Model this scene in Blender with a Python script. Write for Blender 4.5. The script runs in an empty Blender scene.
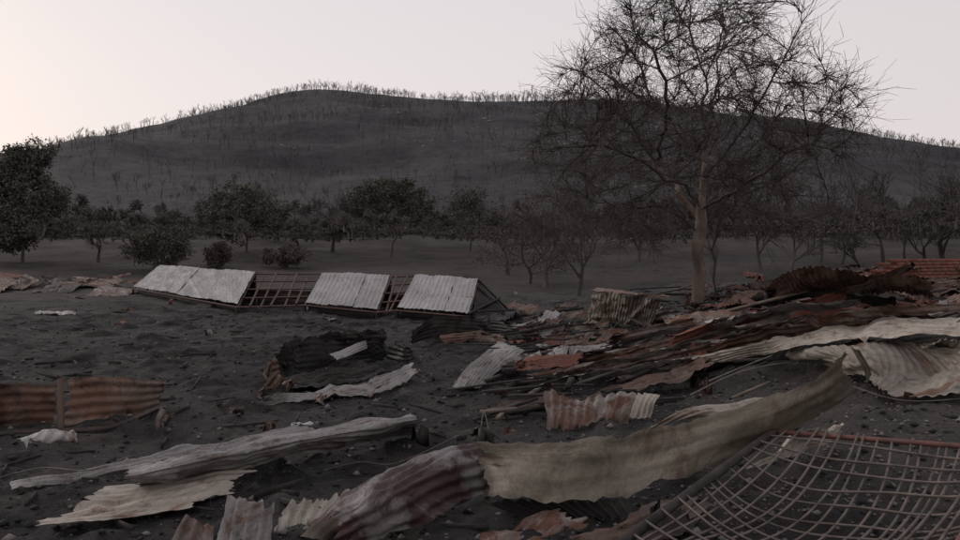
import bpy, math, random
import numpy as np
from mathutils import Vector
random.seed(7); rng=np.random.default_rng(11)
scn=bpy.context.scene
scn.view_settings.view_transform='Standard'
try: scn.view_settings.look='None'
except Exception: pass
scn.view_settings.exposure=0
COL=scn.collection

# ------------------------------------------------------------ terrain
def ss(t):
    t=np.clip(t,0,1); return t*t*(3-2*t)
_nc={}
def snoise(x,y,sc,seed=0,octs=3):
    key=(sc,seed,octs)
    if key not in _nc:
        r=np.random.default_rng(seed); L=[]; a=1.0; f=1.0/sc; tot=0
        for o in range(octs):
            for k in range(4):
                th=r.uniform(0,2*math.pi); ph=r.uniform(0,6.28); ff=f*r.uniform(.7,1.4)*6.28
                ph2=r.uniform(0,6.28); L.append((a,th,ph,ff,ph2))
            tot+=a; a*=.5; f*=2.1
        _nc[key]=(L,tot)
    L,tot=_nc[key]; out=0
    for a,th,ph,ff,ph2 in L:
        c,s=math.cos(th),math.sin(th)
        out=out+a*.5*np.sin(ff*(x*c+y*s)+ph+1.3*np.sin(ff*.6*(y*c-x*s)+ph2))
    return out/tot
def H(x,y):
    m=.98*ss((x-.5)/7)*ss((y-3)/5)*(1-ss((y-26)/12))
    far=7.0*ss((y-40)/110)
    und=.05*snoise(x,y,7,3,2)*ss((y-3)/6)*(1-.5*ss((y-40)/20))+.35*snoise(x,y,28,4,2)*ss((y-45)/20)
    return m+far+und
def micro(x,y):
    return (.024*snoise(x,y,.9,5,3)+.014*snoise(x,y,.22,8,2))*(1-ss((y-25)/20))+np.clip(snoise(x,y,2.3,21,3)-.2,0,1)*.16*(1-ss((y-30)/20))+.05*np.clip(snoise(x,y,1.1,23,3),0,1)*ss((x-1)/3)*(1-ss((y-25)/10))
def Hm(x,y): return H(x,y)+micro(x,y)
EYE=2.2; PITCH=math.atan(20/800.)
CAM=np.array([0,0,EYE])
FW=np.array([0,math.cos(PITCH),-math.sin(PITCH)]); UP=np.array([0,math.sin(PITCH),math.cos(PITCH)])
TT=np.concatenate([np.arange(1.5,40,.1),np.arange(40,400,.8)])
def G(u,v,z=0.0):
    """survey point: sight line bearing -> where it meets the ground (+z metres)"""
    d=FW+np.array([1,0,0])*(u-480)/800.+UP*(270-v)/800.
    P=CAM+d*TT[:,None]; g=P[:,2]-Hm(P[:,0],P[:,1])-z
    b=np.where(g<=0)[0]
    if len(b)==0: return CAM+d*120
    i=max(b[0],1); t=TT[i-1]+(TT[i]-TT[i-1])*g[i-1]/max(g[i-1]-g[i],1e-9)
    return CAM+d*t

# ------------------------------------------------------------ mesh utils
def mk(name,V,F,mat=None,smooth=False,parent=None,uv=None):
    V=np.asarray(V,dtype=np.float32).reshape(-1,3)
    me=bpy.data.meshes.new(name)
    k=F.shape[1]; n=F.shape[0]
    me.vertices.add(len(V)); me.vertices.foreach_set('co',V.ravel())
    me.loops.add(n*k); me.loops.foreach_set('vertex_index',F.astype(np.int32).ravel())
    me.polygons.add(n); me.polygons.foreach_set('loop_start',np.arange(0,n*k,k,dtype=np.int32))
    try: me.polygons.foreach_set('loop_total',np.full(n,k,dtype=np.int32))
    except Exception: pass
    me.update(calc_edges=True)
    if uv is not None:
        l=me.uv_layers.new(name='UVMap'); l.data.foreach_set('uv',np.asarray(uv,dtype=np.float32)[F.ravel()].ravel())
    if smooth: me.polygons.foreach_set('use_smooth',np.ones(len(me.polygons),dtype=bool))
    ob=bpy.data.objects.new(name,me); COL.objects.link(ob)
    if mat: me.materials.append(mat)
    if parent: ob.parent=parent
    return ob
def empty(name):
    e=bpy.data.objects.new(name,None); COL.objects.link(e); return e
def grid_faces(a,b):
    i=np.arange(a-1)[:,None]*b+np.arange(b-1)[None,:]
    return np.stack([i,i+b,i+b+1,i+1],-1).reshape(-1,4)

# ------------------------------------------------------------ materials
class NT:
    def __init__(s,name):
        s.m=bpy.data.materials.new(name); s.m.use_nodes=True; s.t=s.m.node_tree; s.n=s.t.nodes
        s.b=s.n['Principled BSDF']; s.b.inputs['Roughness'].default_value=.85
        if 'Specular IOR Level' in s.b.inputs: s.b.inputs['Specular IOR Level'].default_value=.25
    def l(s,a,b): s.t.links.new(a,b)
    def noise(s,vec,scale,detail=5,rough=.6,dist=0):
        n=s.n.new('ShaderNodeTexNoise'); n.inputs['Scale'].default_value=scale; n.inputs['Detail'].default_value=detail
        n.inputs['Roughness'].default_value=rough; n.inputs['Distortion'].default_value=dist
        if vec is not None: s.l(vec,n.inputs['Vector'])
        return n.outputs['Fac']
    def ramp(s,fac,stops):
        r=s.n.new('ShaderNodeValToRGB'); e=r.color_ramp.elements
        while len(e)<len(stops): e.new(.5)
        for i,(p,c) in enumerate(stops):
            e[i].position=p; e[i].color=(c,c,c,1) if isinstance(c,(int,float)) else (*c,1)
        s.l(fac,r.inputs[0]); return r.outputs[0]
    def mix(s,f,a,b,mode='MIX'):
        m=s.n.new('ShaderNodeMix'); m.data_type='RGBA'; m.blend_type=mode
        for val,k in ((f,0),(a,6),(b,7)):
            if hasattr(val,'links') or hasattr(val,'is_output'): s.l(val,m.inputs[k])
            elif k==0: m.inputs[0].default_value=val
            else: m.inputs[k].default_value=(*val,1)
        return m.outputs[2]
    def mapping(s,vec,scale=(1,1,1)):
        m=s.n.new('ShaderNodeMapping'); m.inputs['Scale'].default_value=scale; s.l(vec,m.inputs['Vector']); return m
    def bump(s,h,strength=.4,dist=.02):
        b=s.n.new('ShaderNodeBump'); b.inputs['Strength'].default_value=strength; b.inputs['Distance'].default_value=dist
        s.l(h,b.inputs['Height']); s.l(b.outputs[0],s.b.inputs['Normal'])
def metal(name,main,second,rust,rlo=.55,rhi=.65,slo=.4,shi=.6,metallic=.1,rough=.62,grime=.8,streak=.55,var=.70,glo=.55):
    N=NT(name); tc=N.n.new('ShaderNodeTexCoord'); oi=N.n.new('ShaderNodeObjectInfo')
    va=N.n.new('ShaderNodeVectorMath'); va.operation='ADD'
    mul=N.n.new('ShaderNodeVectorMath'); mul.operation='SCALE'; mul.inputs[0].default_value=(37,91,53)
    N.l(oi.outputs['Random'],mul.inputs['Scale']); N.l(tc.outputs['UV'],va.inputs[0]); N.l(mul.outputs[0],va.inputs[1])
    v=va.outputs[0]
    n1=N.noise(v,1.1,7,.65,.6); c=N.mix(N.ramp(n1,[(slo,0.),(shi,1.)]),main,second)
    n2=N.noise(v,2.0,9,.7,1.0); c=N.mix(N.ramp(n2,[(rlo,0.),(rhi,1.)]),c,rust)
    mp=N.mapping(v,(.7,9,1)); n3=N.noise(mp.outputs[0],2.2,4,.6); c=N.mix(streak,c,N.ramp(n3,[(.3,.35),(.7,1.)]),'MULTIPLY')
    n4=N.noise(v,28,6,.7); c=N.mix(.6,c,N.ramp(n4,[(.3,.45),(.65,1.)]),'MULTIPLY')
    n5=N.noise(v,4,8,.75,.4); c=N.mix(N.ramp(n5,[(glo,0.),(glo+.14,grime)]),c,(.045,.037,.033))
    n6=N.noise(v,.7,3,.5); c=N.mix(.8,c,N.ramp(n6,[(.3,.6),(.7,1.15)]),'MULTIPLY')
    hs=N.ramp(oi.outputs['Random'],[(0,var),(1.,1.12)]); c=N.mix(1.,c,hs,'MULTIPLY')
    N.l(c,N.b.inputs['Base Color']); N.b.inputs['Metallic'].default_value=metallic; N.b.inputs['Roughness'].default_value=rough
    N.bump(n4,.35,.006)
    return N.m
M={}
M['pale']=metal('ash_galvanised',(.52,.49,.475),(.34,.315,.305),(.21,.125,.092),.53,.65)
M['shed']=metal('shed_roof_metal',(.36,.345,.345),(.29,.277,.277),(.20,.17,.155),.50,.85,.2,.8,grime=.35,streak=.35,var=.92,glo=.58)
M['cream']=metal('heat_bleached_metal',(.49,.435,.375),(.36,.31,.265),(.21,.12,.082),.53,.66)
M['mixed']=metal('half_rusted_metal',(.38,.345,.325),(.22,.16,.135),(.17,.08,.054),.44,.56)
M['wine']=metal('maroon_painted_metal',(.125,.070,.068),(.34,.31,.305),(.085,.042,.04),.50,.60,.47,.53,grime=.4)
M['olive']=metal('sooted_zinc_metal',(.165,.142,.108),(.225,.195,.155),(.115,.078,.056),.49,.64,.42,.62,grime=.55,var=.95)
M['rust']=metal('rusted_metal',(.185,.095,.066),(.25,.185,.155),(.095,.052,.04),.5,.6)
M['red']=metal('red_rusted_metal',(.26,.088,.062),(.19,.08,.06),(.11,.055,.043),.5,.65,grime=.4)
M['dark']=metal('charred_metal',(.042,.034,.032),(.085,.058,.050),(.13,.074,.056),.56,.66)
M['soot']=metal('soot_black_metal',(.020,.018,.018),(.042,.034,.031),(.085,.052,.043),.60,.70)
def simple(name,a,b,scale,bscale,bstr=.5,bd=.02,rough=.9,stretch=(1,1,1),lo=.35,hi=.65):
    N=NT(name); tc=N.n.new('ShaderNodeTexCoord'); mp=N.mapping(tc.outputs['Object'],stretch)
    n=N.noise(mp.outputs[0],scale,6,.65,.3); c=N.mix(N.ramp(n,[(lo,0.),(hi,1.)]),a,b); N.l(c,N.b.inputs['Base Color'])
    N.b.inputs['Roughness'].default_value=rough; n2=N.noise(mp.outputs[0],bscale,5,.7); N.bump(n2,bstr,bd); return N.m
M['bark']=simple('scorched_bark',(.070,.051,.043),(.24,.178,.148),2.4,9,1.0,.06,stretch=(1,1,.3),lo=.32,hi=.62)
M['twig']=simple('scorched_twigs',(.044,.035,.032),(.080,.064,.056),1.,9,.3,.01)
M['char']=simple('charred_wood',(.014,.013,.013),(.05,.042,.038),3,20,.8,.01)
M['wood']=simple('weathered_board',(.17,.135,.11),(.08,.065,.055),3,30,.5,.005)
M['steel']=simple('rusted_steel_rod',(.055,.046,.043),(.15,.12,.105),5,60,.3,.002,.7)
M['steelred']=simple('oxide_red_tube',(.15,.062,.050),(.07,.042,.038),4,50,.3,.002,.65)
M['timber']=simple('red_brown_timber',(.10,.055,.045),(.06,.042,.038),6,50,.3,.002,.8)
M['midbark']=simple('hazed_far_bark',(.052,.044,.043),(.102,.089,.086),.25,3,.3,.05)  # bark greyed in its base colour to stand in for distance haze
M['hillbark']=simple('hazed_hill_bark',(.042,.039,.041),(.105,.097,.100),.05,1,.2,.05)  # lifted to a cool grey, haze put into the bark colour
M['ridgebark']=simple('hazed_ridge_bark',(.15,.133,.130),(.24,.215,.21),.08,1,.2,.05)  # paler again: haze along the ridge painted into the bark
M['leafg']=simple('dusty_hazed_oak_foliage',(.052,.050,.041),(.112,.104,.085),.9,6,.3,.05)  # dusty green, with haze greying mixed into the leaf colour
M['leafd']=simple('dark_oak_foliage',(.050,.046,.041),(.092,.085,.076),1.0,6,.3,.05)
M['leafb']=simple('scorched_foliage',(.060,.048,.043),(.105,.086,.078),.8,6,.3,.05)
M['brush']=simple('ashy_hazed_brush',(.042,.037,.036),(.096,.082,.077),.25,6,.3,.05)  # ashy tone, lifted greyer to imitate haze in the colour
M['rock']=simple('pale_rock',(.26,.25,.25),(.13,.125,.13),.5,3,.5,.1)
# ground
N=NT('burnt_ground'); tc=N.n.new('ShaderNodeTexCoord'); v=tc.outputs['Object']
n1=N.noise(v,.30,8,.65,.5); c=N.mix(N.ramp(n1,[(.42,0.),(.60,1.)]),(.009,.0085,.0095),(.035,.0325,.033))
n2=N.noise(v,1.6,8,.7,.3); c=N.mix(N.ramp(n2,[(.5,0.),(.70,.9)]),c,(.058,.046,.041))
nw=N.noise(v,.8,9,.75,.8); c=N.mix(N.ramp(nw,[(.58,0.),(.68,.7)]),c,(.10,.093,.09))
sx=N.n.new('ShaderNodeSeparateXYZ'); N.l(v,sx.inputs[0])
gx=N.n.new('ShaderNodeMapRange'); gx.inputs[1].default_value=1.5; gx.inputs[2].default_value=5; N.l(sx.outputs[0],gx.inputs[0])
gy=N.n.new('ShaderNodeMapRange'); gy.inputs[1].default_value=34; gy.inputs[2].default_value=22; N.l(sx.outputs[1],gy.inputs[0])
gm=N.mix(1.,gx.outputs[0],gy.outputs[0],'MULTIPLY'); gm=N.mix(1.,gm,N.ramp(N.noise(v,.5,6,.65),[(.3,.2),(.6,.85)]),'MULTIPLY')
c=N.mix(gm,c,(.080,.071,.066))
n3=N.noise(v,22,6,.75); c=N.mix(.8,c,N.ramp(n3,[(.32,.35),(.68,1.6)]),'MULTIPLY')
vo=N.n.new('ShaderNodeTexVoronoi'); vo.inputs['Scale'].default_value=16; N.l(v,vo.inputs['Vector'])
peb=N.ramp(vo.outputs['Distance'],[(.10,1.),(.2,0.)]); pm=N.mix(1.,peb,N.ramp(N.noise(v,1.7,3),[(.5,0.),(.62,.6)]),'MULTIPLY')
c=N.mix(pm,c,(.13,.12,.115))
mr=N.n.new('ShaderNodeMapRange'); mr.inputs[1].default_value=30; mr.inputs[2].default_value=52; N.l(sx.outputs[1],mr.inputs[0])
fm=N.mix(1.,mr.outputs[0],N.ramp(N.noise(v,.16,7,.75),[(.40,.0),(.62,.9)]),'MULTIPLY')
c=N.mix(fm,c,(.058,.043,.038))
N.l(c,N.b.inputs['Base Color']); N.b.inputs['Roughness'].default_value=.95
nb=N.noise(v,12,8,.75); N.bump(nb,.9,.05); M['ground']=N.m
# hill
N=NT('burnt_hillside'); tc=N.n.new('ShaderNodeTexCoord'); v=tc.outputs['Object']
n1=N.noise(v,.022,7,.7,.4); c=N.mix(N.ramp(n1,[(.38,0.),(.62,1.)]),(.017,.016,.0185),(.040,.037,.040))
n2=N.noise(v,.35,7,.85); c=N.mix(.9,c,N.ramp(n2,[(.35,.35),(.65,1.6)]),'MULTIPLY')
n3=N.noise(v,.10,8,.8,.3); c=N.mix(N.ramp(n3,[(.60,0.),(.68,.6)]),c,(.11,.10,.105))
N.l(c,N.b.inputs['Base Color']); N.bump(n2,.6,.8); M['hill']=N.m

# ------------------------------------------------------------ ground
def axis(near,step,far,g=1.09):
    a=list(np.arange(0,near,step)); s=step
    while a[-1]<far: s*=g; a.append(a[-1]+s)
    return np.array(a)
xa=axis(9,.07,2600,1.07); X=np.concatenate([-xa[::-1][:-1],xa])
ya=axis(26,.08,3200,1.05); yb=-axis(2,.5,900,1.25)[::-1][:-1]; Y=np.concatenate([yb,ya])
GX,GY=np.meshgrid(X,Y,indexing='ij')
mk('ground',np.stack([GX,GY,Hm(GX,GY)],-1),grid_faces(*GX.shape),M['ground'],True)

# ------------------------------------------------------------ hill
RU=np.array([-900,-300,-100,0,65,120,180,240,290,320,360,420,480,540,600,640,700,760,840,900,960,1060,1250,1900])
RV=np.array([262,240,214,195,178,161,138,111,95,91,94,99,102,102,99,102,111,124,148,161,176,198,225,262])
RYD=380.
def ridge(x):
    u=480+800*x/RYD
    v=sum(np.interp(u+o,RU,RV) for o in (-18,-9,0,9,18))/5
    return EYE+(250-v)/800*RYD
def HH(x,y):
    t=np.clip((y-105)/(RYD-105),0,1); prof=.8*t+.2*ss(t)
    base=H(x,y*0+105.)-.8
    back=1-ss((y-RYD)/320)
    n=snoise(x,y,110,31,2)*3.0*ss(t*3)*(1-.85*ss((t-.7)/.3))+snoise(x,y,14,33,3)*.3*ss(t*4)
    return np.where(y<=RYD,base+(ridge(x)-base)*prof+n, base+(ridge(x)-base)*back+n*back)
hx=np.concatenate([np.linspace(-900,-330,60)[:-1],np.linspace(-330,330,260),np.linspace(330,900,60)[1:]])
hy=np.concatenate([np.linspace(100,385,150),np.linspace(385,720,50)[1:]])
HX,HY=np.meshgrid(hx,hy,indexing='ij')
mk('hill',np.stack([HX,HY,HH(HX,HY)],-1),grid_faces(*HX.shape),M['hill'],True)

# ------------------------------------------------------------ branches
def rings(P,D,R,k):
    D=D/np.maximum(np.linalg.norm(D,axis=1,keepdims=True),1e-9)
    ref=np.repeat([[1.,.13,.07]],len(D),0)
    A=np.cross(D,ref); nA=np.linalg.norm(A,axis=1,keepdims=True)
    bad=(nA[:,0]<.2); A[bad]=np.cross(D[bad],[[0,1.,.2]]); A/=np.linalg.norm(A,axis=1,keepdims=True)
    B=np.cross(D,A); th=np.arange(k)*2*math.pi/k
    return P[:,None,:]+R[:,None,None]*(A[:,None,:]*np.cos(th)[None,:,None]+B[:,None,:]*np.sin(th)[None,:,None])
def tubes(P0,P1,R0,R1,k,D0=None,D1=None):
    P0=np.asarray(P0);P1=np.asarray(P1);d=P1-P0
    A=rings(P0,d if D0 is None else D0,np.asarray(R0),k); B=rings(P1,d if D1 is None else D1,np.asarray(R1),k)
    V=np.concatenate([A,B],1).reshape(-1,3); n=len(P0)
    i=np.arange(k); f=np.stack([i,(i+1)%k,(i+1)%k+k,i+k],-1)
    F=(f[None]+np.arange(n)[:,None,None]*2*k).reshape(-1,4)
    return V,F
def join(parts):
    Vs=[];Fs=[];o=0
    for V,F in parts: Vs.append(V);Fs.append(F+o);o+=len(V)
    return np.concatenate(Vs),np.concatenate(Fs)
def colonize(seed_pts,seed_par,A,D=.28,infl=3.,kill=.45,iters=90,gn=.12,seed=1,up=0.05,inert=.5,minc=-.1):
    r=np.random.default_rng(seed)
    P=[np.array(p,float) for p in seed_pts]; par=list(seed_par); nch=[0]*len(P)
    for q in par:
        if q>=0:nch[q]+=1
    A=np.array(A); nd=np.full(len(A),1e9); ni=np.zeros(len(A),int); alive=np.ones(len(A),bool)
    def upd(idx):
        Q=np.array([P[i] for i in idx]); d=np.linalg.norm(A[:,None]-Q[None],axis=2); j=d.argmin(1); m=d[np.arange(len(A)),j]
        b=m<nd; nd[b]=m[b]; ni[b]=np.array(idx)[j[b]]
    upd(list(range(len(P))))
    for it in range(iters):
        alive&=nd>kill; use=np.where(alive&(nd<infl))[0]
        if len(use)==0:
            if alive.any() and infl<8: infl*=1.5; continue
            break
        acc={}
        for a in use:
            v=A[a]-P[ni[a]]; acc.setdefault(ni[a],[]).append((a,v/np.linalg.norm(v)))
        new=[]
        for i,av in acc.items():
            vs=[q[1] for q in av]
            d=np.sum(vs,0); d/=max(np.linalg.norm(d),1e-6)
            pd=None
            if par[i]>=0:
                pd=P[i]-P[par[i]]; pd/=max(np.linalg.norm(pd),1e-6)
            if nch[i]>=3 or (pd is not None and d.dot(pd)<minc):
                for a,_ in av: alive[a]=False
                continue
            if pd is not None and nch[i]==0: d=d+inert*pd
            d+=r.normal(0,gn,3)+np.array([0,0,up]); d/=np.linalg.norm(d)
            P.append(P[i]+d*D); par.append(i); nch.append(0); nch[i]+=1; new.append(len(P)-1)
        if not new: break
        upd(new)
    return np.array(P),np.array(par)
def pipe(P,par,rl,ex):
    n=len(P); acc=np.zeros(n)
    for i in range(n-1,-1,-1):
        if acc[i]==0: acc[i]=rl**ex
        if par[i]>=0: acc[par[i]]+=acc[i]
    return acc**(1/ex)
def seedline(pts,par0,P,par,D,wob=.025):
    prev=np.array(P[par0]) if par0>=0 else None; idx=par0
    for p in pts:
        p=np.array(p,float)
        if prev is None: P.append(p);par.append(-1);idx=len(P)-1;prev=p;continue
        n=max(1,int(np.linalg.norm(p-prev)/D)); a=prev
        for k in range(1,n+1):
            P.append(a+(p-a)*k/n+np.random.default_rng(len(P)).normal(0,wob,3)); par.append(idx); idx=len(P)-1
        prev=p
    return idx
def skeleton_mesh(P,par,R,kbig=8,ksmall=4,thr=.035):
    n=len(P); idx=np.where(par>=0)[0]
    D=np.zeros((n,3)); D[idx]=P[idx]-P[par[idx]]
    main=np.full(n,-1)
    for i in idx:
        q=par[i]
        if main[q]<0 or R[i]>R[main[q]]: main[q]=i
    Dn=D.copy()
    for i in range(n):
        if main[i]>=0: Dn[i]=D[i]+ D[main[i]]
    R0=R[par[idx]].copy(); D0=Dn[par[idx]].copy()
    side=main[par[idx]]!=idx
    R0[side]=np.minimum(R0[side],R[idx][side]*1.3); D0[side]=D[idx][side]
    out=[]
    for big in (True,False):
        s=(np.maximum(R0,R[idx])>thr)==big
        out.append(tubes(P[par[idx]][s],P[idx][s],R0[s],R[idx][s],kbig if big else ksmall,D0[s],Dn[idx][s]) if s.any() else None)
    return out
def twigs(P,par,R,r,n,L,rad,thr=.03,droop=0):
    tips=np.where((R<thr)&(par>=0))[0]; P0=[];P1=[];R0=[];R1=[]
    for i in r.choice(tips,n):
        d=P[i]-P[par[i]]; d/=max(np.linalg.norm(d),1e-6); p=P[i]; ll=L*r.uniform(.4,1.2); rr=min(R[i],rad)*r.uniform(.7,1)
        d=d+r.normal(0,.4,3)+np.array([0,0,-droop])
        for k in range(3):
            d=d/np.linalg.norm(d)+r.normal(0,.2,3); q=p+d/np.linalg.norm(d)*ll/3
            P0.append(p);P1.append(q);R0.append(rr*(1-k*.25));R1.append(rr*(1-(k+1)*.25))
            if r.random()<.8:
                e=d+r.normal(0,.6,3); e/=np.linalg.norm(e); P0.append(q);P1.append(q+e*ll*.4);R0.append(rr*.6);R1.append(rr*.3)
            p=q
    return tubes(P0,P1,R0,R1,3)

# ------------------------------------------------------------ the large burnt oak
def big_tree():
    r=np.random.default_rng(5)
    b=G(697,309); bx,by,bz=b; S=by/800.
    def q(u,v,dy=0): return (bx+(u-697)*S,by+dy,bz+(309-v)*S)
    P=[];par=[];D=.27
    def near(pt):
        a=np.array(P); return int(np.linalg.norm(a-np.array(pt),axis=1).argmin())
    base=seedline([q(697,316),q(698,285),q(697,255),q(699,232)],-1,P,par,D)
    seedline([q(704,205,.1),q(705,165,.0),q(699,125,-.2),q(706,80,.1),q(694,40,.2),q(690,12,.2)],base,P,par,D,.05)
    seedline([q(684,195,.4),q(664,160,.9),q(636,125,.8),q(612,85,1.2),q(590,55,1.4)],near(q(699,225)),P,par,D,.05)
    seedline([q(675,188,-.7),q(645,180,-1.6),q(605,160,-1.9),q(570,158,-2.),q(545,165,-2)],near(q(702,208)),P,par,D,.05)
    seedline([q(684,130,.6),q(658,85,1.),q(645,45,1.3),q(640,20,1.4)],near(q(706,165)),P,par,D,.05)
    seedline([q(725,150,-.5),q(745,110,-1.2),q(762,65,-1.4),q(775,35,-1.6)],near(q(705,180)),P,par,D,.05)
    seedline([q(735,175,.8),q(768,145,1.5),q(795,118,2),q(815,95,2)],near(q(703,203)),P,par,D,.05)
    seedline([q(720,95,.5),q(728,55,1),q(735,20,1)],near(q(702,125)),P,par,D,.05)
    seedline([q(660,205,-.2),q(625,208,-.8),q(590,205,-1.5),q(560,195,-1.8)],near(q(700,228)),P,par,D,.05)
    seedline([q(650,110,-1.8),q(625,70,-2.5)],near(q(664,160,.9)),P,par,D,.05)
    seedline([q(720,195,-1.2),q(750,165,-2.4),q(790,160,-2.8)],near(q(704,205)),P,par,D,.05)
    seedline([q(730,130,1.8),q(765,95,2.6),q(790,60,2.8)],near(q(705,170)),P,par,D,.05)
    seedline([q(722,312,.7),q(723,280,.7),q(721,250,.7),q(727,225,.8),q(745,200,.9),q(780,180,1.2),q(810,165,1.3)],-1,P,par,D,.04)
    seedline([q(765,232,.2),q(795,222,-.2),q(820,215,-.2)],near(q(727,225,.8)),P,par,D,.05)
    A=[]
    while len(A)<2900:
        p=r.uniform(-1,1,3); d=np.linalg.norm(p)
        if d>1 or r.random()>.14+.86*d**3: continue
        if p[2]<-.25 and r.random()<.4: continue
        u=683+p[0]*146; w=150-p[2]*146
        if p[2]<0: w=150-p[2]*102
        if w>205 and abs(u-700)<50: continue
        th=math.atan2(p[2],p[0]); k=1+.03*math.sin(4*th+1)+.04*math.sin(9*th)
        A.append(q(683+(u-683)*k,150+(w-150)*k,p[1]*4.8*k))
    P,par=colonize(P,par,A,.27,2.4,.42,100,.09,3,.06,1.0,.1)
    R=pipe(P,par,.0095,2.2)
    hb=P[:,2]-bz; R=R*(1+.6*ss((R-.03)/.15)); R=np.where((R>.2)&(hb<.8),R*(1+.35*(1-np.clip(hb,0,.8)/.8)**2),R)
    big,small=skeleton_mesh(P,par,R,12,4,.05)
    tree=empty('bare_oak_tree')
    V,F=big
    mk('trunk_and_limbs',V,F,M['bark'],True,tree)
    V,F=join([small,twigs(P,par,R,r,6400,.8,.0095,.035,-.05)])
    mk('branches_and_twigs',V,F,M['twig'],False,tree)
big_tree()

# ------------------------------------------------------------ generic bare tree
def bare(seed,h=5.,spread=.9,depth=4,tr=.1,k=3,nb=3,minr=.012,trunk=.35,up=.12):
    r=np.random.default_rng(seed); P0=[];P1=[];R0=[];R1=[]
    def grow(p,d,L,rad,lev):
        n=3; q=p
        for i in range(n):
            d=d/np.linalg.norm(d)+r.normal(0,.13,3)+np.array([0,0,.05]); d/=np.linalg.norm(d)
            e=q+d*L/n; ra=max(minr,rad*(1-.5*i/n)); rb=max(minr*.7,rad*(1-.5*(i+1)/n))
            P0.append(q);P1.append(e);R0.append(ra);R1.append(rb)
            if lev>0 and (i>0 or lev<depth):
                for _ in range(nb if i==n-1 else (1 if r.random()<.85 else 0)):
                    s=r.normal(0,1,3); s-=d*s.dot(d); s/=np.linalg.norm(s)
                    nd=d*r.uniform(.5,1.)+s*spread*r.uniform(.5,1.1)+np.array([0,0,up])
                    grow(e,nd,L*r.uniform(.55,.85),rb*.72,lev-1)
            q=e
    grow(np.array([0,0,-.15*h*.3]),np.array([r.normal(0,.08),r.normal(0,.08),1.]),h*trunk,tr,depth)
    V,F=tubes(P0,P1,R0,R1,k); V=V*(h/max(V[:,2].max(),.1)); return V,F
def hfv(x,y): return np.maximum(HH(x,y),H(x,y))
def scatter(name,temps,XY,sc,mat,r):
    parts=[]; XY=np.array(XY); Z=hfv(XY[:,0],XY[:,1])
    for (x,y),z,s in zip(XY,Z,sc):
        V,F=temps[r.integers(len(temps))]; a=r.uniform(0,6.28); c_,s_=math.cos(a),math.sin(a)
        parts.append((np.stack([V[:,0]*c_-V[:,1]*s_,V[:,0]*s_+V[:,1]*c_,V[:,2]],-1)*s+np.array([x,y,z]),F))
    V,F=join(parts); return mk(name,V,F,mat)
r=np.random.default_rng(77)
hillT=[bare(100+i,1.,.6,2,.022,3,2,.010,.45,.25) for i in range(8)]+[bare(120+i,1.,.75,1,.028,3,5,.012,.55,.3) for i in range(5)]
n=19000; y=125+(RYD-128)*r.random(n)**.7; x=r.uniform(-1,1,n)*(60+y*.68)
k=snoise(x,y,45,55,3)+r.normal(0,.4,n)>-.25; x=x[k][:9500];y=y[k][:9500]
scatter('hillside_burnt_trees',hillT,np.c_[x,y],r.uniform(1.2,4.0,len(x))*(.55+.45*y/RYD),M['hillbark'],r)
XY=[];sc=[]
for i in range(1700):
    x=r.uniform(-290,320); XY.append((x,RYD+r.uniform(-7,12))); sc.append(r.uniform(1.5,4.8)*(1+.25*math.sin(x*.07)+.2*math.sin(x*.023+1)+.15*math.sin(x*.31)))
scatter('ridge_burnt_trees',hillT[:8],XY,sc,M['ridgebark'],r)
midT=[bare(300+i,1.,.7,3,.017,3,3,.0042,.28,.25) for i in range(7)]
def cluster(n,ylo,yhi,mask,seed,sc=16,thr=0):
    out=[]
    while len(out)<n:
        y=r.uniform(ylo,yhi); x=r.uniform(-1,1)*(.68*y+8)
        if snoise(x,y,sc,seed,2)+r.normal(0,.25)<thr or mask(x,y): continue
        out.append((x,y))
    return out
XY=cluster(190,54,150,lambda x,y:y<76 and x<6,401,20,-.05)
scatter('burnt_scrub',midT,XY,[r.uniform(1.2,4.)*(1.4 if x>12 else 1) for x,y in XY],M['midbark'],r)
shT=[bare(350+i,1.,1.3,3,.018,3,4,.006,.10) for i in range(5)]
XY=cluster(900,41,125,lambda x,y:(y<57 and x<1) or y<46 and x<6,402,14,-.2)
scatter('burnt_undergrowth',shT,XY,[r.uniform(.35,1.8)*(.4+y/105) for x,y in XY],M['midbark'],r)
def leafquads(C,ls,r):
    n=len(C); a=r.normal(0,1,(n,3)); a/=np.linalg.norm(a,axis=1,keepdims=True)
    c2=r.normal(0,1,(n,3)); c2-=a*(a*c2).sum(1,keepdims=True); c2/=np.linalg.norm(c2,axis=1,keepdims=True)
    s=(ls*r.uniform(.4,1.1,n))[:,None]
    return np.stack([C-a*s,C+c2*s*.5,C+a*s,C-c2*s*.5],1).reshape(-1,3),np.arange(n*4).reshape(-1,4)
XY=np.array(cluster(2800,41,130,lambda x,y:(y<55 and x<-2) or y<46 and x<8,403,12,-.25)); Z=hfv(XY[:,0],XY[:,1]); i=r.integers(len(XY),size=78000)
sz=r.uniform(.12,.8,len(XY))[i]*(.3+XY[i,1]/105); o=r.normal(0,1,(len(i),3)); o/=np.linalg.norm(o,axis=1,keepdims=True); o*=(r.random(len(i))**.4)[:,None]
C=np.c_[XY[i],Z[i]+.05]+o*sz[:,None]*np.array([2.1,2.1,.95]); C[:,2]=np.maximum(C[:,2],Z[i])
V,F=leafquads(C,.115,r); mk('scorched_brush',V,F,M['brush'])
def place_bare(u,v,top,seed,mat='midbark',spread=.75,tr=.028,depth=4,name='bare_tree'):
    p=G(u,v); h=(v-top)*p[1]/800.
    V,F=bare(seed,1.,spread,depth,tr,4,3,.0026,.30)
    mk(name,V*h+p,F,M[mat])
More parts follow.
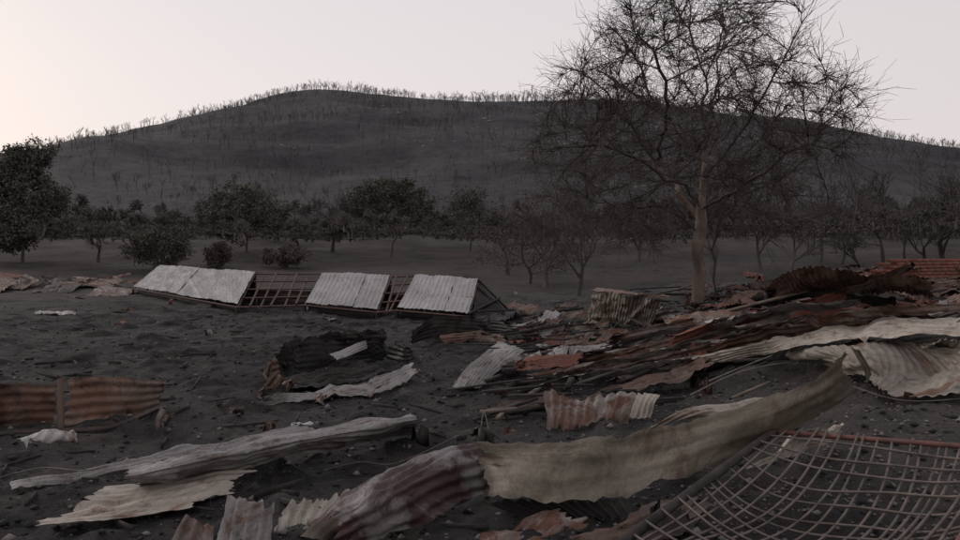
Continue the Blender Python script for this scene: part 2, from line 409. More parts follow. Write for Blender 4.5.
for a in [(884,265,176,1),(945,278,146,2),(905,264,200,3),(840,268,205,4),(332,252,190,5),(578,296,205,6),(790,275,195,7),(968,268,160,8),(760,270,190,9),(300,255,215,10),(640,262,205,12),(98,262,205,13),(860,274,215,14),(925,268,190,15),(820,262,185,16),(545,288,200,17),(508,275,205,18)]:
    place_bare(*a[:3],a[3]+500)

# ------------------------------------------------------------ leafy oaks
def leafy(u,v,top,w,lobes,seed,mat='leafg',name='evergreen_oak_tree',nleaf=9000,ls=.17,trunkr=.012,dens=1.,att=420,sig=.28):
    r=np.random.default_rng(seed); b=G(u,v); S=b[1]/800.; hh=(v-top)*S
    P=[];par=[]
    seedline([b-np.array([0,0,.2]),b+np.array([.1*hh*.1,0,hh*.10]),b+np.array([r.normal(0,.03)*hh,0,hh*.22])],-1,P,par,.3)
    A=[]
    while len(A)<att:
        lx,lz,lr,lq=lobes[r.integers(len(lobes))]
        p=r.normal(0,1,3); p/=np.linalg.norm(p); p*=r.random()**.4
        A.append(b+np.array([(lx+p[0]*lr)*w*S,p[1]*lr*w*S,(lz+p[2]*lq)*hh]))
    P,par=colonize(P,par,A,.35,4.,.5,70,.15,seed,.03)
    R=pipe(P,par,trunkr,2.1)
    tree=empty(name); V,F=join([m for m in skeleton_mesh(P,par,R,6,3,.05) if m is not None]); mk('trunk_and_limbs',V,F,M['midbark'],True,tree)
    tips=np.where(R<.06)[0]; tips=tips[r.random(len(tips))<dens]; nc=max(30,int(nleaf/22))
    cl=P[r.choice(tips,nc)]+r.normal(0,sig*.5,(nc,3))
    C=cl[r.integers(len(cl),size=nleaf)]+r.normal(0,sig,(nleaf,3))*np.array([1,1,.7])
    V,F=leafquads(C,ls,r); mk('foliage',V,F,M[mat],False,tree)
L5=[(0,.62,.34,.30),(-.30,.50,.24,.24),(.30,.53,.24,.26),(.05,.80,.25,.18),(-.15,.76,.24,.2)]
leafy(22,262,140,100,[(-.1,.35,.5,.28),(.15,.5,.38,.2),(-.3,.6,.3,.2),(-.05,.72,.25,.12),(.1,.88,.25,.1)],21,'leafg',nleaf=22000,ls=.19,att=700,sig=.30)
leafy(158,271,216,64,[(0,.45,.45,.42),(-.25,.4,.3,.35),(.25,.42,.28,.35)],22,'leafg',nleaf=11000,ls=.12,sig=.22)
leafy(246,252,181,90,L5+[(.3,.4,.2,.2),(-.3,.36,.2,.2)],23,'leafg',nleaf=14000,ls=.15,sig=.28,att=520)
leafy(391,257,176,92,[(0,.66,.34,.26),(-.3,.62,.24,.22),(.28,.6,.26,.25),(.1,.82,.26,.15),(-.12,.83,.24,.15),(.35,.45,.15,.14)],24,'leafg',nleaf=14000,ls=.15,sig=.26,att=520)
leafy(470,252,186,62,L5+[(0,.4,.4,.2)],25,'leafd',nleaf=7000,ls=.14,sig=.30,dens=.75)
leafy(530,284,188,108,[(0,.52,.40,.38),(-.28,.38,.28,.3),(.28,.42,.28,.3),(.05,.8,.28,.17)],26,'leafb',name='scorched_oak_tree',nleaf=7500,ls=.075,dens=.6,sig=.30,att=700)
leafy(218,268,236,30,[(0,.45,.5,.45)],27,'leafb',name='scorched_bush',nleaf=3500,ls=.12,att=140,sig=.18)
leafy(285,268,240,55,[(0,.4,.45,.35),(.2,.5,.3,.3)],28,'leafb',name='scorched_bush',nleaf=3000,ls=.14,att=160,sig=.2,dens=.7)

# hillside rocks
parts=[];Oc=np.array([[1,0,0],[0,1,0],[-1,0,0],[0,-1,0],[0,0,1],[0,0,-1]],float)
OF=np.array([[0,1,4],[1,2,4],[2,3,4],[3,0,4],[1,0,5],[2,1,5],[3,2,5],[0,3,5]])
RT=np.arange(90,430,1.)
def hill_pt(u,v):
    d=FW+np.array([1,0,0])*(u-480)/800.+UP*(270-v)/800.
    P=CAM+d*RT[:,None]; b=np.where(P[:,2]<hfv(P[:,0],P[:,1]))[0]
    return P[b[0]] if len(b) else None
for (u,v,n) in [(620,130,16),(485,122,8),(560,142,10),(640,212,16),(655,222,10),(620,240,10),(430,140,8),(380,108,6),(520,165,6),(600,118,8),(760,170,8),(300,150,6),(650,180,8),(540,110,8),(450,190,5)]:
    for _ in range(n):
        p=hill_pt(u+r.normal(0,16),v+r.normal(0,4))
        if p is None: continue
        s=r.uniform(.25,1.0)*(p[1]/300); parts.append((Oc*(1+r.uniform(-.3,.3,(6,3)))*np.array([s*1.5,s,s*.5])+p,OF))
V,F=join(parts); mk('hillside_rocks',V,F,M['rock'])

# ------------------------------------------------------------ sheets
def cat(P,n):
    P=np.asarray(P,float)
    if len(P)==2: t=np.linspace(0,1,n)[:,None]; return P[0]*(1-t)+P[1]*t
    Q=np.vstack([2*P[0]-P[1],P,2*P[-1]-P[-2]]); o=[]
    for x in np.linspace(0,len(P)-1,n):
        i=min(int(x),len(P)-2); t=x-i; a,b,c,d=Q[i:i+4]
        o.append(.5*((2*b)+(-a+c)*t+(2*a-5*b+4*c-d)*t*t+(-a+3*b-3*c+d)*t**3))
    return np.array(o)
cnt=[0]
def sheet(rows,mat='pale',ridge='s',pitch=.085,amp=.011,bulge=0,curl=0,crumple=.02,tear=.03,name='corrugated_metal_sheet',parent=None,world=False,creases=2,maxn=230):
    cnt[0]+=1; r=np.random.default_rng(1000+cnt[0])
    R=[cat([p if world else G(*p) for p in row],60) for row in rows]
    L=np.mean([np.linalg.norm(np.diff(q,axis=0),axis=1).sum() for q in R]); W=sum(np.linalg.norm(R[k+1]-R[k],axis=1).mean() for k in range(len(R)-1))
    C=np.array(R); C=np.stack([cat(C[:,j],25) for j in range(60)],1)
    if ridge=='s': nt=int(min(maxn,max(12,W/pitch*8))); ns=int(min(120,max(10,L/.07)))
    else: ns=int(min(maxn*1.4,max(12,L/pitch*8))); nt=int(min(90,max(10,W/.07)))
    s,t=np.meshgrid(np.linspace(0,1,ns),np.linspace(0,1,nt),indexing='ij')
    k=cnt[0]*10
    def edge(c,ln,seed): return tear*(.5+.5*snoise(c*ln,0*c,.8,seed,3)+.25*snoise(c*ln,0*c,.12,seed+1,2))
    e0=edge(t,W,k)/max(L,.4);e1=edge(t,W,k+2)/max(L,.4); f0=edge(s,L,k+4)*.5/max(W,.3);f1=edge(s,L,k+6)*.5/max(W,.3)
    if ridge=='s': e0*=1.5;e1*=1.5
    s2=np.clip(e0+s*(1-e0-e1),0,1); t2=np.clip(f0+t*(1-f0-f1),0,1)
    a=t2*24; i=np.clip(a.astype(int),0,23); ft=(a-i)[...,None]
    b=s2*59; j=np.clip(b.astype(int),0,58); fs=(b-j)[...,None]
    P=(C[i,j]*(1-ft)+C[i+1,j]*ft)*(1-fs)+(C[i,j+1]*(1-ft)+C[i+1,j+1]*ft)*fs
    Nn=np.cross(np.gradient(P,axis=0),np.gradient(P,axis=1)); Nn/=np.maximum(np.linalg.norm(Nn,axis=2,keepdims=True),1e-9)
    sg=np.sign(Nn[...,2].mean()) or 1; Nn*=sg
    off=bulge*np.sin(math.pi*t2)+curl*(t2**3)+crumple*snoise(s2*L,t2*W,1.1,k+8,3)
    ph=(t2*W if ridge=='s' else s2*L)/pitch*2*math.pi
    fade=1+.35*snoise(s2*L,t2*W,1.5,k+9,1)
    off=off+amp*fade*np.sin(ph+.25*snoise(s2*L,t2*W,.8,k+3,1))
    for _ in range(creases):
        th=r.uniform(0,math.pi); c0=r.uniform(.2,.8)*(L*abs(math.cos(th))+W*abs(math.sin(th))); wd=r.uniform(.08,.35)
        dd=np.abs(s2*L*math.cos(th)+t2*W*math.sin(th)-c0); off=off+r.choice([-1,1])*min(crumple,.05)*r.uniform(.8,2)*np.clip(1-dd/wd,0,1)
    P=P+Nn*off[...,None]
    return mk(name,P,grid_faces(ns,nt),M[mat],True,parent,uv=np.stack([s2*L,t2*W],-1).reshape(-1,2))

# --- collapsed shed
shed=empty('collapsed_livestock_shed')
def lerp(a,b,t): return a+(b-a)*t
BL=[(133,287,.35),(237,305,.30),(305,303,.28),(377,310,.28),(397,308,.28),(468,314,.28)]
TL=[(160,265,1.42),(255,272,1.36),(322,272,1.34),(390,275,1.27),(415,274,1.32),(478,279,1.23)]
BW=[G(*p) for p in BL]; TW=[G(*p) for p in TL]
for i in range(6):   # keep the plan depth of the roof about four metres
    d=BW[i][1]+(4.0 if i<5 else 3.2); u,v,_=TL[i]; ray=FW+np.array([1,0,0])*(u-480)/800.+UP*(270-v)/800.; TW[i]=CAM+ray*(d/ray[1])
def panel(i,n,mat='shed',sag=0):
    for k in range(n):
        a=lerp(BW[i],BW[i+1],k/n);b=lerp(BW[i],BW[i+1],(k+1.01)/n);c=lerp(TW[i],TW[i+1],k/n);d=lerp(TW[i],TW[i+1],(k+1.01)/n)
        j=np.array([0,0,.02*(k%2)+r.uniform(0,.03)]); m0=lerp(a,c,.5)+j-np.array([0,0,sag]); m1=lerp(b,d,.5)+j-np.array([0,0,sag])
        sheet([[a+j,m0,c+j],[b+j,m1,d+j]],mat,'s',pitch=.2,amp=.008,crumple=.018,tear=.05,name='roof_panel',parent=shed,world=True,creases=1)
panel(0,4); panel(2,3,sag=.03); panel(4,3,sag=.05)
def bars(segs,rad,name,mat,parent=None,k=6,square=False):
    V,F=tubes([s[0] for s in segs],[s[1] for s in segs],[rad]*len(segs),[rad]*len(segs),4 if square else k)
    return mk(name,V,F,M[mat],False,parent)
dz=np.array([0,0,-.10]); segs=[]
for i,n in ((0,6),(1,6),(2,5),(3,3),(4,5)):
    for k in range(n+1):
        j=r.normal(0,.05,3)*(i in (1,3)); segs.append((lerp(BW[i],BW[i+1],k/n)+dz+j,lerp(TW[i],TW[i+1],k/n)+dz-j))
bars(segs,.04,'rafters','timber',shed,square=True)
segs=[]
for f in (0,.25,.5,.75,1.):
    q=[lerp(BW[i],TW[i],f)+dz*.8 for i in range(6)]
    segs+=[(q[i],q[i+1]) for i in range(5)]
bars(segs,.03,'purlins','timber',shed,square=True)
segs=[]
for i in range(6):
    g=TW[i].copy(); g[2]=float(H(g[0],g[1]))-.1; segs.append((TW[i]+dz,g))
    g=BW[i].copy(); g[2]=float(H(g[0],g[1]))-.1; segs.append((BW[i]+dz,g))
bars(segs,.05,'posts','char',shed,square=True)
for i in range(5):
    a,b=TW[i].copy(),TW[i+1].copy(); a[1]+=.15;b[1]+=.15
    a0,b0=a.copy(),b.copy(); a0[2]=float(H(a[0],a[1]))-.05; b0[2]=float(H(b[0],b[1]))-.05; a[2]-=.25;b[2]-=.25
    if i in (1,3): a[2]-=.45;b[2]-=.5
    sheet([[a0,b0],[a,b]],'dark','s',pitch=.2,name='rear_wall',parent=shed,world=True)
for i in (0,2,4):
    a,b=BW[i].copy(),BW[i+1].copy(); a[1]+=.35;b[1]+=.35; a0,b0=a.copy(),b.copy(); a0[2]=float(H(a[0],a[1]))-.05; b0[2]=float(H(b[0],b[1]))-.05; a[2]-=.08; b[2]-=.08
    sheet([[a0,b0],[a,b]],'soot','s',pitch=.2,name='front_shade_wall',parent=shed,world=True)  # dark wall band set under the eave as painted shadow
e=TW[5]
sheet([[e+dz,e+np.array([.9,-1.2,-.95])],[BW[5]+np.array([.1,.3,-.1]),BW[5]+np.array([.6,.3,-.25])]],'soot','s',name='fallen_end_panel',parent=shed,world=True)
segs=[(e+np.array([0,0,-.02]),e+np.array([1.0,-.5,-1.0])),(e+np.array([0,-.6,-.2]),e+np.array([.8,-1.3,-1.0])),(BW[5],e+np.array([.7,-.6,-.6]))]
bars(segs,.045,'fallen_rafters','char',shed,square=True)

# --- standing curved remains
def wall(path,h,mat,name,lean=0,hr='s',**k):
    lo=[G(u,v,-.04) for u,v in path]; hi=[]
    for i,p in enumerate(lo):
        hh=h[i] if isinstance(h,list) else h
        hi.append(p+np.array([0,lean,hh+.04]))
    return sheet([lo,hi],mat,hr,name=name,world=True,**k)
tank=empty('round_water_tank_ruin')
for (pth,hs,mt) in (([(-60,450),(-20,436),(10,430),(60,427)],[.55,.56,.56,.52],'rust'),([(62,428),(100,423),(135,419),(163,409)],[.56,.55,.5,.36],'rust')):
    o=wall(pth,hs,mt,'tank_wall',lean=.08,pitch=.11,amp=.010,tear=.08); o.parent=tank
o=wall([(-60,455),(0,440),(60,437),(110,433),(163,411)],.07,'dark','tank_rim'); o.parent=tank
bars([(G(61,430),G(61,430)+np.array([0,.0,.62]))],.035,'seam_post','rust',tank)
wall([(262,399),(275,382),(300,374),(345,370),(392,362)],[.2,.50,.58,.54,.4],'soot','buckled_metal_wall',lean=.15,crumple=.05,tear=.2,creases=3,amp=.006)
wall([(258,402),(268,392),(276,380)],[.1,.42,.45],'rust','buckled_metal_wall',lean=-.1,crumple=.05,tear=.1)
wall([(385,362),(404,366),(412,360)],[.4,.35,.2],'soot','buckled_metal_wall',lean=.1,crumple=.05,tear=.15)
wall([(285,370),(330,360),(390,350)],[.4,.55,.45],'soot','buckled_metal_wall',lean=.1,crumple=.06,tear=.2,amp=.006)
wall([(408,347),(435,340),(480,341),(522,342)],[.3,.58,.56,.4],'soot','buckled_metal_wall',lean=.1,crumple=.06,tear=.2,creases=3,amp=.006)
wall([(440,345),(480,343),(505,347)],[.2,.3,.2],'rust','buckled_metal_wall',lean=.2,crumple=.05,tear=.15)
sheet([[(280,378,.15),(330,370,.18),(385,362,.15)],[(285,392,.05),(335,386,.05),(390,374,.05)]],'soot','s',crumple=.06,tear=.15)
sheet([[(328,353,.6),(366,341,.7)],[(338,360,.53),(369,348,.6)]],'pale')
sheet([[(256,398,.10),(330,388,.1),(380,376,.2),(417,360,.3)],[(262,405,.03),(335,399,.03),(388,391,.05),(418,374,.15)]],'pale','s',crumple=.035,tear=.12,creases=3)
sheet([[(262,385,.3),(272,372,.5)],[(275,392,.2),(285,376,.45)]],'rust')
# --- individual sheets
sheet([[(446,393,.03),(470,365,.2),(499,342,.42)],[(481,388,.03),(502,368,.2),(526,351,.38)]],'pale','s',bulge=.05,pitch=.1,amp=.013)
sheet([[(545,435,.0),(542,389,.38)],[(580,432,0),(588,394,.36)],[(628,428,.0),(640,390,.36)]],'mixed','s',pitch=.11,amp=.014,crumple=.04,tear=.1)
sheet([[(628,420,.05),(640,391,.36)],[(650,418,.05),(663,396,.3)]],'cream','s')
sheet([[(124,468,.22),(260,440,.25),(417,411,.28)],[(122,478,.3),(262,448,.33),(420,419,.34)],[(130,491,.03),(270,462,.03),(422,431,.03)]],'pale','s',pitch=.11,amp=.012,crumple=.03,tear=.1,bulge=.02)
sheet([[(8,483,.06),(120,461,.08),(266,435,.08)],[(10,490,.05),(122,470,.05),(268,442,.05)]],'pale','s',crumple=.02,tear=.04)
sheet([[(120,461,.06),(200,446,.08),(300,424,.1)],[(150,470,.04),(225,455,.04),(322,431,.05)]],'pale','s',crumple=.03)
sheet([[(23,532,.05),(110,522,.06),(195,507,.08)],[(60,508,.13),(140,500,.12),(240,482,.12)],[(88,490,.08),(170,478,.08),(273,463,.14)]],'cream','s',pitch=.13,amp=.008,crumple=.03,tear=.12,creases=3)
sheet([[(213,556,0),(228,487,.42)],[(272,556,0),(279,496,.38)]],'pale','s',pitch=.1,amp=.013,crumple=.04,tear=.08)
sheet([[(160,556,0),(186,514,.22)],[(213,556,0),(214,520,.18)]],'mixed','s',pitch=.1,amp=.013,crumple=.04)
sheet([[(268,560,0),(276,497,.14)],[(325,545,0),(372,486,.16)]],'cream','s',crumple=.03,tear=.15,amp=.004)
sheet([[(303,528,.12),(360,484,.36),(420,453,.46),(478,439,.46)],[(325,530,.22),(378,496,.42),(436,468,.46),(492,450,.42)],[(345,560,.02),(405,530,.12),(460,505,.14),(500,488,.08)]],'wine','s',pitch=.11,amp=.013,crumple=.045,tear=.12,creases=3)
sheet([[(440,560,.04),(485,528,.12),(545,508,.10)],[(500,580,.0),(545,552,.04),(610,522,.02)]],'mixed','s',crumple=.04,creases=3,tear=.15)
sheet([[(540,545,.06),(600,522,.12),(680,488,.12)],[(575,572,.0),(640,548,.03),(725,505,.03)]],'rust','s',crumple=.05,creases=3,tear=.2)
sheet([[(590,560,.1),(640,520,.16),(650,500,.2)],[(640,570,.02),(690,530,.08),(710,505,.1)]],'dark','s',crumple=.05,creases=3,tear=.2)
sheet([[(296,540,.05),(345,493,.26)],[(318,548,.0),(376,499,.2)]],'wood','s',amp=.003,tear=.02,name='charred_board')
sheet([[(470,440,.62),(560,441,.60),(640,430,.62),(720,410,.68),(800,383,.8),(853,347,1.0)],
       [(472,460,.45),(560,467,.42),(640,458,.45),(720,436,.5),(800,407,.6),(862,368,.78)],
       [(480,503,.22),(550,506,.2),(630,498,.2),(710,470,.22),(800,430,.3),(868,384,.55)]],'olive','s',pitch=.16,amp=.007,crumple=.035,tear=.12,creases=3)
sheet([[(853,347,1.0),(868,384,.55)],[(862,352,.95),(874,376,.6)]],'olive',amp=.0)
sheet([[(478,500,.22),(530,520,.05)],[(630,498,.2),(640,520,.05)]],'soot','s')
sheet([[(640,432,.1),(700,405,.3),(790,398,.2)],[(690,425,.1),(740,412,.25),(800,405,.15)]],'cream','s',crumple=.04,creases=2)
sheet([[(740,470,.15),(820,430,.3)],[(800,460,.05),(850,425,.15)]],'cream','s',crumple=.05)
# right hand heap
sheet([[(776,352,.34),(825,343,.42),(880,340,.4),(980,350,.42)],[(810,362,.22),(860,360,.35),(920,364,.3),(985,368,.3)],[(840,375,.10),(865,378,.2),(895,397,.12),(985,390,.14)]],'cream','t',pitch=.12,amp=.011,crumple=.05,tear=.18,creases=4)
sheet([[(644,367,.12),(740,345,.38),(850,324,.52),(980,313,.62)],[(662,371,.06),(748,357,.26),(852,341,.42),(980,335,.5)]],'cream','s',crumple=.035,tear=.15,pitch=.12,creases=2)
sheet([[(780,336,.3),(800,305,.75),(846,287,.95)],[(800,334,.3),(830,322,.5),(852,296,.8)]],'red','s',amp=.004,crumple=.03,tear=.1)
sheet([[(760,286,.95),(800,268,1.3),(870,272,1.25),(935,281,1.1)],[(770,300,.6),(815,290,.85),(875,292,.85),(935,298,.7)]],'rust','t',crumple=.05,tear=.12,pitch=.13,amp=.010)
sheet([[(762,294,.75),(800,282,.95),(860,290,.85),(900,297,.75)],[(766,303,.5),(800,296,.6),(860,304,.6),(900,306,.5)]],'soot','s',crumple=.05,tear=.1)
sheet([[(840,290,.9),(880,275,1.15),(911,262,1.35)],[(848,295,.8),(888,282,1.05),(913,267,1.25)]],'mixed','s',amp=.005)
sheet([[(800,300,.6),(860,296,.65),(930,300,.55)],[(805,310,.5),(865,306,.5),(935,309,.45)]],'red','s',crumple=.05,tear=.15)
bars([(G(764,303,.5),G(870,283,.85)),(G(790,290,.8),G(905,300,.5)),(G(830,306,.5),G(912,265,1.25))],.045,'charred_roof_beam','char',None,square=True)
bars([(G(700,318,.4),G(838,283,.95))],.03,'charred_roof_beam','wood',None,square=True)
spec=[((480,404,.06),(600,388,.2),(715,352,.35),13,'rust'),((488,392,.2),(600,368,.35),(720,338,.5),9,'rust'),((500,384,.2),(590,365,.3),(690,345,.42),6,'pale'),
((520,374,.25),(620,355,.4),(730,326,.55),9,'mixed'),((560,362,.3),(650,342,.45),(760,312,.62),8,'rust'),((600,352,.4),(690,330,.5),(800,300,.7),8,'mixed'),
((640,345,.4),(720,325,.55),(830,300,.75),9,'cream'),((560,375,.2),(660,352,.3),(760,332,.45),7,'pale'),((620,378,.1),(700,366,.2),(780,350,.3),9,'soot'),
((590,340,.3),(640,328,.4),(700,315,.5),9,'rust'),((660,320,.4),(710,314,.5),(770,305,.6),10,'mixed'),((530,352,.1),(580,345,.2),(640,330,.3),7,'mixed'),
((700,345,.4),(780,325,.5),(870,312,.6),9,'rust'),((500,400,.02),(560,395,.05),(640,380,.1),9,'soot'),((820,322,.4),(880,306,.6),(975,302,.6),12,'rust'),((840,318,.4),(900,312,.5),(975,308,.5),8,'mixed'),
((510,390,.25),(610,372,.38),(700,352,.5),5,'pale'),((580,366,.35),(670,345,.5),(745,322,.62),5,'cream'),((610,342,.45),(700,322,.6),(790,306,.7),5,'pale'),
((660,338,.55),(740,316,.75),(820,296,.9),6,'red'),((690,330,.6),(770,308,.8),(860,298,.85),6,'pale'),((730,336,.5),(800,316,.7),(900,306,.75),6,'mixed')]
for a,b,c,w,mt in spec:
    lo=[(p[0]+w*.6,p[1]+w,max(0,p[2]-.16)) for p in (a,b,c)]
    sheet([[a,b,c],lo],mt,'s',crumple=.04,tear=.15,creases=2,pitch=.1,amp=.011)
box_=[[(586,325,.1),(590,291,.95)],[(622,325,.1),(627,294,.9)],[(652,326,.1),(662,298,.8)]]
sheet(box_,'cream','s',pitch=.14,amp=.011,crumple=.05,tear=.1,name='leaning_corrugated_box')
sheet([[(590,291,.95),(597,288,1.0)],[(662,298,.8),(670,296,.85)]],'rust','t',name='bent_flap')
for (a,b,c,d,mt) in [((524,332,.2),(545,318,.45),(565,322,.4),(548,336,.15),'pale'),((534,346,.1),(560,330,.3),(577,334,.2),(560,348,.05),'red'),((565,330,.2),(590,318,.4),(602,322,.3),(585,333,.1),'cream'),
 ((555,318,.2),(575,308,.4),(600,312,.3),(590,320,.1),'mixed'),((640,318,.1),(665,305,.4),(690,310,.3),(670,320,.1),'pale'),((470,318,.1),(500,306,.3),(525,310,.2),(500,322,.1),'soot'),((500,310,.1),(515,300,.4),(545,306,.3),(530,315,.1),'rust'),
 ((146,431,.05),(160,407,.35),(187,408,.3),(165,424,.05),'mixed'),((0,448,.04),(50,437,.1),(82,432,.1),(70,440,.04),'pale'),((280,431,.04),(300,422,.1),(322,423,.1),(305,431,.04),'pale'),
 ((33,314,.04),(40,310,.08),(77,312,.08),(76,315,.04),'pale'),((315,318,.03),(322,314,.1),(341,318,.05),(330,321,.03),'pale'),
 ((5,288,.1),(25,274,.5),(40,280,.4),(22,290,.05),'mixed'),((30,292,.05),(55,278,.3),(85,282,.3),(70,293,.02),'dark'),((60,284,.2),(75,276,.5),(125,280,.4),(110,288,.1),'rust'),((85,296,.03),(100,286,.3),(138,289,.2),(125,297,.02),'mixed'),((-30,292,.1),(0,276,.5),(20,280,.4),(0,292,.05),'mixed'),
 ((-20,282,.1),(0,272,.4),(30,276,.3),(10,283,.1),'red'),((905,350,.3),(930,342,.5),(975,345,.45),(960,352,.3),'cream')]:
    sheet([[a,b],[d,c]],mt,'s',crumple=.04,tear=.12,creases=2)
def rsheet(x,y,L,W,yaw,mt,z=.05,pit=.1,roll=.2):
    p=np.array([x,y,float(Hm(x,y))+z]); a=np.array([math.cos(yaw),math.sin(yaw),math.sin(pit)])*L; b=np.array([-math.sin(yaw),math.cos(yaw),math.sin(roll)])*W
    sheet([[p,p+a*.5+np.array([0,0,r.uniform(-.05,.08)]),p+a],[p+b,p+b+a*.5,p+a+b]],mt,'s' if r.random()<.8 else 't',crumple=.05,tear=.2,creases=3,world=True,maxn=90)
mts=['rust','rust','mixed','pale','rust','dark','red','mixed','soot','pale']
for i in range(95):
    y=r.uniform(11,23); x=r.uniform(.04*y,.62*y)
    if 21<y and .12<x/y<.24: continue
    rsheet(x,y,r.uniform(.5,2.2),r.uniform(.2,.6),r.normal(.5,.35),mts[r.integers(10)],r.uniform(.0,.3),r.uniform(-.05,.25),r.uniform(-.1,.3))
for i in range(44):
    y=r.uniform(15,21.5); rsheet(r.uniform(.28,.6)*y,y,r.uniform(.8,2.6),r.uniform(.25,.6),r.normal(.35,.4),['rust','rust','mixed','red','dark','rust','pale'][r.integers(7)],r.uniform(.15,.55),r.uniform(-.05,.2),r.uniform(-.1,.3))
for i in range(20):
    y=r.uniform(20,40); rsheet(r.uniform(-.5,.3)*y,y,r.uniform(.3,1.),r.uniform(.2,.4),r.uniform(0,3),mts[r.integers(9)],.02,.05,.1)
for i in range(18):
    y=r.uniform(42,50); rsheet(r.uniform(-.62,-.4)*y,y,r.uniform(.6,2),r.uniform(.3,.8),r.uniform(0,3),['rust','dark','mixed','dark'][r.integers(4)],.1,.2,.3)
for i in range(30):
    y=r.uniform(6,13); rsheet(r.uniform(-.5,.5)*y,y,r.uniform(.15,.6),r.uniform(.06,.22),r.uniform(0,3),mts[r.integers(9)],.01,.05,.06)

# --- steel mesh gate
gate=empty('steel_mesh_gate')
A0=G(775,432,.42); B0=G(1010,450,.55); C0=G(600,560,.30)
def sg(s,t,ph):
    w=.05*math.sin(5*s+ph)+.04*math.sin(7*t+ph*2); p=A0+(B0-A0)*s+(C0-A0)*t
    return p+np.array([w*.3,w*.3,-.26*math.sin(math.pi*s)*math.sin(math.pi*t)+w*.6])
def gp(s,t): return A0+(B0-A0)*s+(C0-A0)*t
bars([(gp(i/12,0),gp((i+1)/12,0)) for i in range(12)],.022,'top_rail','steelred',gate,8)
bars([(gp(0,0)+np.array([0,0,.01]),gp(0,1)+np.array([0,0,.01]))],.036,'side_rail','char',gate,8); bars([(gp(1,0),gp(1,1)),(gp(0,1),gp(1,1))],.022,'rail','steelred',gate,8)
segs=[];g2=np.random.default_rng(4)
for k in range(1,15):
    tt=k/15+g2.normal(0,.008); a1=g2.uniform(.02,.05); ph=g2.uniform(-.4,.4)
    f=lambda i: sg(i/24,tt+a1*math.sin(i*.3+ph)*math.sin(math.pi*tt),k*.13)
    for i in range(24): segs.append((f(i),f(i+1)))
for k in range(1,17):
    s_=k/17+g2.normal(0,.008); a1=g2.uniform(.04,.08); ph=g2.uniform(-.3,.3)
    f=lambda i: sg(s_+a1*math.sin(i*.2+.5+ph)*math.sin(math.pi*s_),i/24,s_*2)
    for i in range(24): segs.append((f(i),f(i+1)))
bars(segs,.0100,'mesh_rods','steel',gate,5)

# --- brick wall
def box(c,ax,ay,az,hx,hy,hz):
    V=[]
    for i in (-1,1):
        for j in (-1,1):
            for k in (-1,1): V.append(c+ax*hx*i+ay*hy*j+az*hz*k)
    return np.array(V),np.array([[0,1,3,2],[4,6,7,5],[0,4,5,1],[2,3,7,6],[0,2,6,4],[1,5,7,3]])
w0=G(868,303); w1=G(965,299); w2=w0+(w1-w0)/np.linalg.norm(w1-w0)*8
ax=(w2-w0)/8; ax[2]=0; ax/=np.linalg.norm(ax); ay=np.array([-ax[1],ax[0],0]); az=np.array([0,0,1.])
parts=[]; z0=min(w0[2],w2[2])-.1
for c in range(14):
    x=(.12 if c%2 else 0)+max(0,(c-8))*r.uniform(.05,.3)
    while x<8:
        if not (c>11 and r.random()<.35): parts.append(box(w0*np.array([1,1,0])+ax*(x+.115)+az*(z0+.04+c*.078)+ay*r.normal(0,.004),ax,ay,az,.112+r.normal(0,.001),.1,.033))
        x+=.24
V,F=join(parts)
N=NT('fired_brick'); tc=N.n.new('ShaderNodeTexCoord'); n=N.noise(tc.outputs['Object'],4,5,.7); c=N.mix(N.ramp(n,[(.35,0.),(.65,1.)]),(.24,.085,.056),(.13,.060,.045))
N.l(c,N.b.inputs['Base Color']); M['brick']=N.m
bw=empty('brick_wall'); mk('bricks',V,F,M['brick'],False,bw)
V,F=box(w0*np.array([1,1,0])+ax*4.3+az*(z0+.42),ax,ay,az,3.6,.085,.48); N=NT('mortar'); N.b.inputs['Base Color'].default_value=(.11,.085,.075,1); mk('mortar_core',V,F,N.m,False,bw)

# --- rubble
def sticks(n,ylo,yhi,xlo,xhi,L0,L1,w0_,w1_,zlo,zhi,ys,name,mat):
    parts=[]
    for i in range(n):
        y=r.uniform(ylo,yhi); x=r.uniform(xlo*y,xhi*y); yaw=r.normal(.5,ys); L=r.uniform(L0,L1)
        a=np.array([math.cos(yaw),math.sin(yaw),r.uniform(-.08,.2)]); a/=np.linalg.norm(a); b=np.cross([0,0,1],a); b/=np.linalg.norm(b); c=np.cross(a,b)
        parts.append(box(np.array([x,y,float(Hm(x,y))+r.uniform(zlo,zhi)]),a,b,c,L/2,r.uniform(w0_,w1_),r.uniform(.008,.03)))
    V,F=join(parts); mk(name,V,F,M[mat])
sticks(190,10,25,.0,.62,.3,1.6,.02,.05,.03,.35,.5,'charred_timber_rubble','char')
sticks(50,9,26,.02,.62,.2,1.1,.015,.035,.02,.25,.6,'splintered_board_rubble','wood')
sticks(200,6,30,-.6,.1,.1,.7,.006,.018,.01,.04,2.,'charred_stick_rubble','char')
def stones(name,n,f,smin,smax,mat,seed):
    rr=np.random.default_rng(seed); x,y=f(rr,n); s=smin+(smax-smin)*rr.random(n)**3
    V=Oc[None]*(1+rr.uniform(-.35,.35,(n,6,3)))*s[:,None,None]*np.array([1,1,.6]); a=rr.uniform(0,6.28,n)[:,None]; c_,s_=np.cos(a),np.sin(a)
    V=np.stack([V[...,0]*c_-V[...,1]*s_,V[...,0]*s_+V[...,1]*c_,V[...,2]],-1)+np.stack([x,y,Hm(x,y)+s*.2],-1)[:,None]
    mk(name,V.reshape(-1,3),(OF[None]+np.arange(n)[:,None,None]*6).reshape(-1,3),mat)
def fld(rr,n):
    y=4.2+28*rr.random(n)**1.4; return rr.uniform(-.68,.68,n)*y,y
def hp(rr,n):
    y=5+18*rr.random(n); return rr.uniform(.1,.68,n)*y,y
